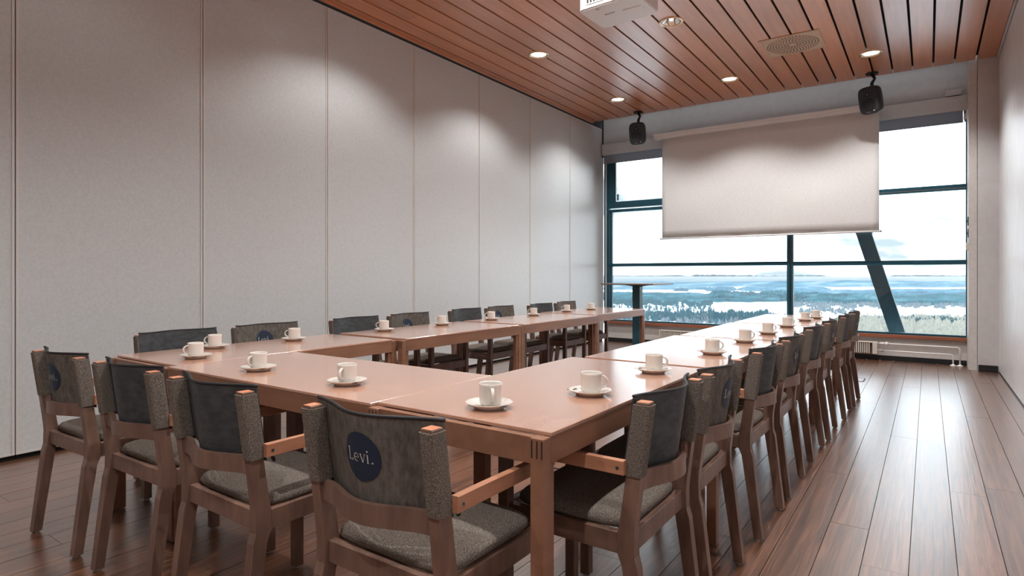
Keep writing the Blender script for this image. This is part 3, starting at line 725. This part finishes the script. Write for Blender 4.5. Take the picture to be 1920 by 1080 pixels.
for x, y, a, sa, wh in rows_:
    wh2 = wh.replace('nearest the camera', 'closest to the camera')
    jx, jy = random.uniform(-.004, .004), random.uniform(-.004, .004)
    place('s', make_saucer, (x, y, .7202), (0, 0, random.uniform(0, .5)), 'white faceted saucer ' + wh)
    place('c', make_cup, (x + jx, y + jy, .7256), (0, 0, math.radians(a)), 'white china coffee cup ' + wh)
    # spoon leans on the saucer rim beside the cup
    sr = math.radians(sa if sa != 100 else 128); dx, dy = math.cos(sr - PI / 2), math.sin(sr - PI / 2)
    if sa == 100: off = (.046 * dx, .046 * dy); dx, dy = math.cos(math.radians(60)), math.sin(math.radians(60)); off = (-.046 * dy, .046 * dx); rz_ = math.radians(60 + 180)
    else: off = (.046 * dx, .046 * dy); rz_ = sr
    place('t', make_spoon, (x + off[0], y + off[1], .7333), (0, math.radians(1.5), rz_), 'teaspoon on the saucer ' + wh)

# ------------------------------------------------------------------ tall table by the window
bt = thing('standing_table', 'tall standing table with thin square top before the window', 'table', (-3.08, 7.25, 0))
tp = boxo('table_top', 'bartop', -.35, .35, -.35, .35, .972, .990, bt, .002)
obj('top_support', lathe(bmesh.new(), [(.05, .945), (.10, .955), (.19, .971), (.19, .972)], 28), 'teal_col', bt, smooth=True)
boxo('column', 'teal_col', -.050, .050, -.050, .050, .012, .955, bt, .003)
boxo('base_plate', 'teal_col', -.21, .21, -.21, .21, 0, .013, bt, .003)

# ------------------------------------------------------------------ floor boxes
def floor_box(loc, sx, sy, label):
    f = thing('floor_box', label, 'floor box', loc, 0, 'metal floor boxes'); bm = bmesh.new()
    for a in (-1, 1): box(bm, -sx, sx, a * sy - .006, a * sy + .006, 0, .003); box(bm, a * sx - .006, a * sx + .006, -sy + .006, sy - .006, 0, .003)
    obj('frame', bm, 'base_dark', f); boxo('lid', 'floor_wood', -sx + .006, sx - .006, -sy + .006, sy - .006, 0, .0022, f, .0005)
    boxo('lid_handle', 'steel', -.03, .03, -.012, .012, .0022, .0035, f, .0005)
    return f
floor_box((-.70, 7.20, .0003), .155, .11, 'flush floor box with dark frame past the right chair row')
q = at(1046, 866); floor_box((q.x, q.y, .0003), .11, .11, 'flush floor box under the front right table')

# ------------------------------------------------------------------ outside: leaning column, snow plain, forests, haze
sc_ = thing('leaning_column', 'dark teal steel column leaning outside the window', 'column', (0, 9.62, 0))
bm = bmesh.new()
xb, xt = -.35, -1.27; z0, z1 = -.6, 4.4
va_ = [bm.verts.new((xb + (xt - xb) * (z - .35) / 3.2 + a, b, z)) for z in (z0, z1) for a, b in ((-.092, -.09), (.092, -.09), (.092, .09), (-.092, .09))]
for q in ((0, 1, 5, 4), (1, 2, 6, 5), (2, 3, 7, 6), (3, 0, 4, 7), (3, 2, 1, 0), (4, 5, 6, 7)): bm.faces.new([va_[i] for i in q])
bmesh.ops.bevel(bm, geom=bm.edges[:], offset=.008, segments=2, affect='EDGES')
obj('shaft', bm, 'teal_col', sc_)
bm = bmesh.new(); zc = 1.66; xc = xb + (xt - xb) * (zc - .35) / 3.2; box(bm, xc - .098, xc + .098, -.096, .096, zc, zc + .06, .003); obj('collar', bm, 'frame', sc_)
boxo('footing', 'soffit', -.55, .55, -.25, .5, -1.2, -.55, sc_)

GZ = H - 100.0
tag(obj('snow_plain', ([(-60000, 60, GZ), (60000, 60, GZ), (60000, 60000, GZ), (-60000, 60000, GZ)], [(0, 1, 2, 3)]), 'snow'), 'white snow plain far below the window', 'snow', kind='stuff')
def blob(name, x0, x1, yt, yb, hgt, m, label, cat, seed, rag=.25, nx=90, nd=7, group='distant forest belts'):
    """irregular wooded patch seen between picture rows yt (far) and yb (near), columns x0..x1"""
    rs = np.random.RandomState(seed); Zf, Zn = 100 * F / (yt - HY), 100 * F / (yb - HY)
    def nz(t, k): 
        return sum(math.sin(t * f + p) / (1 + .5 * j) for j, (f, p) in enumerate(zip((5, 11, 23, 47, 83), rs2[k]))) / 2.4
    rs2 = rs.rand(6, 5) * 6.28; V = []; Fc = []
    for i in range(nx + 1):
        t = i / nx; px = x0 + (x1 - x0) * t; env = min(1, math.sin(PI * t) * 3) ** .7
        zm = (Zf + Zn) / 2; zf = zm + (Zf - zm) * env * (1 + rag * nz(t, 0)); zn = zm + (Zn - zm) * env * (1 + rag * nz(t, 1))
        hh = hgt * env * (1 + .28 * nz(t, 2)) + .5
        prof = [0, .7, .9, 1, .95, .85, .7, 0]
        for j in range(nd + 1):
            s = j / nd; s2 = 0 if j == 0 else (1 if j == nd else (.02 + .96 * (j - 1) / (nd - 2)))
            Z = zn + (zf - zn) * s2; p = fv * Z + rv * ((px - CX) / F * Z)
            V.append((p.x, p.y, GZ + hh * prof[j] * (1 + rs.uniform(-.13, .13)) - (1 if j in (0, nd) else 0)))
    for i in range(nx):
        for j in range(nd): a = i * (nd + 1) + j; Fc.append((a, a + 1, a + nd + 2, a + nd + 1))
    o = obj(name, (V, Fc), m); tag(o, label, cat, group, 'stuff'); return o
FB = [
    (1060, 1960, 519.8, 532.5, 14, 'forest_pale', 'snowy woodland towards the horizon, distance haze put into its pale colour'),  # x0,x1,ytop,ybot,height,material,label
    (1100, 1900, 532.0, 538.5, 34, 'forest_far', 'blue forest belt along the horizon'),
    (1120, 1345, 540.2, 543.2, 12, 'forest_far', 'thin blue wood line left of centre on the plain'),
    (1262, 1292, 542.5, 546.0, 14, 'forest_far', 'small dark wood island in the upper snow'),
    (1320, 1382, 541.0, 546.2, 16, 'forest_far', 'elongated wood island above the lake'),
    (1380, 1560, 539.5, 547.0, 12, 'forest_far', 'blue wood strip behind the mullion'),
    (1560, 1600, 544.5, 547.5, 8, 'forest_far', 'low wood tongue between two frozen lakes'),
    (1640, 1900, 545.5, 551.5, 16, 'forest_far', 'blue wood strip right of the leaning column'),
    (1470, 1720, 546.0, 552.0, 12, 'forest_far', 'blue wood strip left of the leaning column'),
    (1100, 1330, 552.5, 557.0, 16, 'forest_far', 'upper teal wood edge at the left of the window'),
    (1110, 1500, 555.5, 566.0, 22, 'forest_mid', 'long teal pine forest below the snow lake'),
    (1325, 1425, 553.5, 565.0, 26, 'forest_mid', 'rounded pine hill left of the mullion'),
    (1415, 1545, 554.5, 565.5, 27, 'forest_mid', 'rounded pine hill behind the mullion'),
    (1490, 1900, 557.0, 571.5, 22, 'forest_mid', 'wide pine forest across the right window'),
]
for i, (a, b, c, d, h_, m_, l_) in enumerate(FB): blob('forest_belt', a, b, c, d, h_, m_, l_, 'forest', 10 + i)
for i, (a, b, h_, l_) in enumerate(((1120, 1300, 180, 'faint hazy fell on the left horizon'), (1290, 1420, 260, 'faint hazy fell in the centre of the horizon'), (1400, 1560, 190, 'faint hazy fell behind the mullion on the horizon'), (1660, 1830, 210, 'faint hazy fell on the right horizon'))):
    blob('distant_fell', a, b, 518.5, 521, h_ * .35, 'forest_pale', l_, 'hill', 60 + i, .1, 60, 6, 'hazy fells on the horizon')  # fells share the woodland colour with the haze painted in
def trees(name, patches, m, label, hmin, hmax, wid, seed):
    """many small conifers or birches as crossed-free cones, joined: nobody could count them"""
    rs = np.random.RandomState(seed); P_ = []
    for x0, x1, y0, y1, n in patches:
        px = rs.uniform(x0, x1, n); py = rs.uniform(y0, y1, n)
        py = py + 2.2 * np.sin(px * .11 + x0) + 1.2 * np.sin(px * .37)
        keep = (np.sin(px * .21 + py * .9) + np.sin(px * .083 - py * .5 + 1) + rs.uniform(-1.2, 1.2, n)) > -.6
        P_.append(np.stack([px[keep], py[keep]], 1))
    P_ = np.concatenate(P_); Z = 100 * F / (P_[:, 1] - HY); lat = (P_[:, 0] - CX) / F * Z
    bx = fv.x * Z + rv.x * lat; by = fv.y * Z + rv.y * lat; n = len(Z)
    h = rs.uniform(hmin, hmax, n); r = h * wid * rs.uniform(.8, 1.25, n); S = 6
    ang = np.arange(S) * 2 * PI / S; V = np.zeros((n, 2 * S + 1, 3))
    for j in range(S):
        V[:, j] = np.stack([bx + r * math.cos(ang[j]), by + r * math.sin(ang[j]), np.full(n, GZ) + h * .08], 1)
        V[:, S + j] = np.stack([bx + r * .62 * math.cos(ang[j]), by + r * .62 * math.sin(ang[j]), GZ + h * .5], 1)
    V[:, 2 * S] = np.stack([bx, by, GZ + h], 1)
    fa = []
    base = np.arange(n) * (2 * S + 1)
    quads = np.array([(j, (j + 1) % S, S + (j + 1) % S, S + j) for j in range(S)]); tris = np.array([(S + j, S + (j + 1) % S, 2 * S) for j in range(S)])
    Q = (base[:, None, None] + quads[None]).reshape(-1, 4); T = (base[:, None, None] + tris[None]).reshape(-1, 3)
    o = obj(name, (V.reshape(-1, 3).tolist(), Q.tolist() + T.tolist()), m)
    tag(o, label, 'trees', None, 'stuff'); return o
trees('pine_wood', [(1140, 1272, 568, 573, 1300), (1278, 1336, 570, 574, 650), (1140, 1336, 575, 584, 170), (1140, 1340, 586, 594, 230), (1225, 1285, 594, 603, 620),
                    (1140, 1230, 594, 604, 420), (1285, 1345, 593, 606, 420), (1330, 1440, 591, 606, 1500), (1690, 1812, 603, 611, 620), (1485, 1530, 566, 570, 150)], 'pine', 'dark teal pines scattered over the near snow fields', 9, 16, .20, 3)
trees('birch_wood', [(1140, 1260, 590, 604, 300), (1260, 1480, 594, 608, 900), (1485, 1830, 568, 577, 1500), (1500, 1600, 580, 588, 160), (1440, 1700, 601, 610, 500)], 'birch', 'grey leafless woods around the frozen lake', 8, 13, .32, 4)
trees('frosted_wood', [(1560, 1900, 606, 660, 5200), (1600, 1850, 600, 606, 300)], 'frost', 'pale frosted treetops below the right window', 10, 17, .34, 5)
hz = bpy.data.materials.new('winter haze'); hz.use_nodes = True; t = hz.node_tree; t.nodes.clear()
vs_ = t.nodes.new('ShaderNodeVolumeScatter'); vs_.inputs['Color'].default_value = (.93, .97, 1, 1); vs_.inputs['Density'].default_value = .9e-4
oo = t.nodes.new('ShaderNodeOutputMaterial'); t.links.new(vs_.outputs[0], oo.inputs['Volume'])
tag(boxo('ground_haze', hz, -50000, 50000, 200, 50000, GZ - 5, GZ + 60), 'thin winter haze lying over the plain', 'haze', kind='stuff')
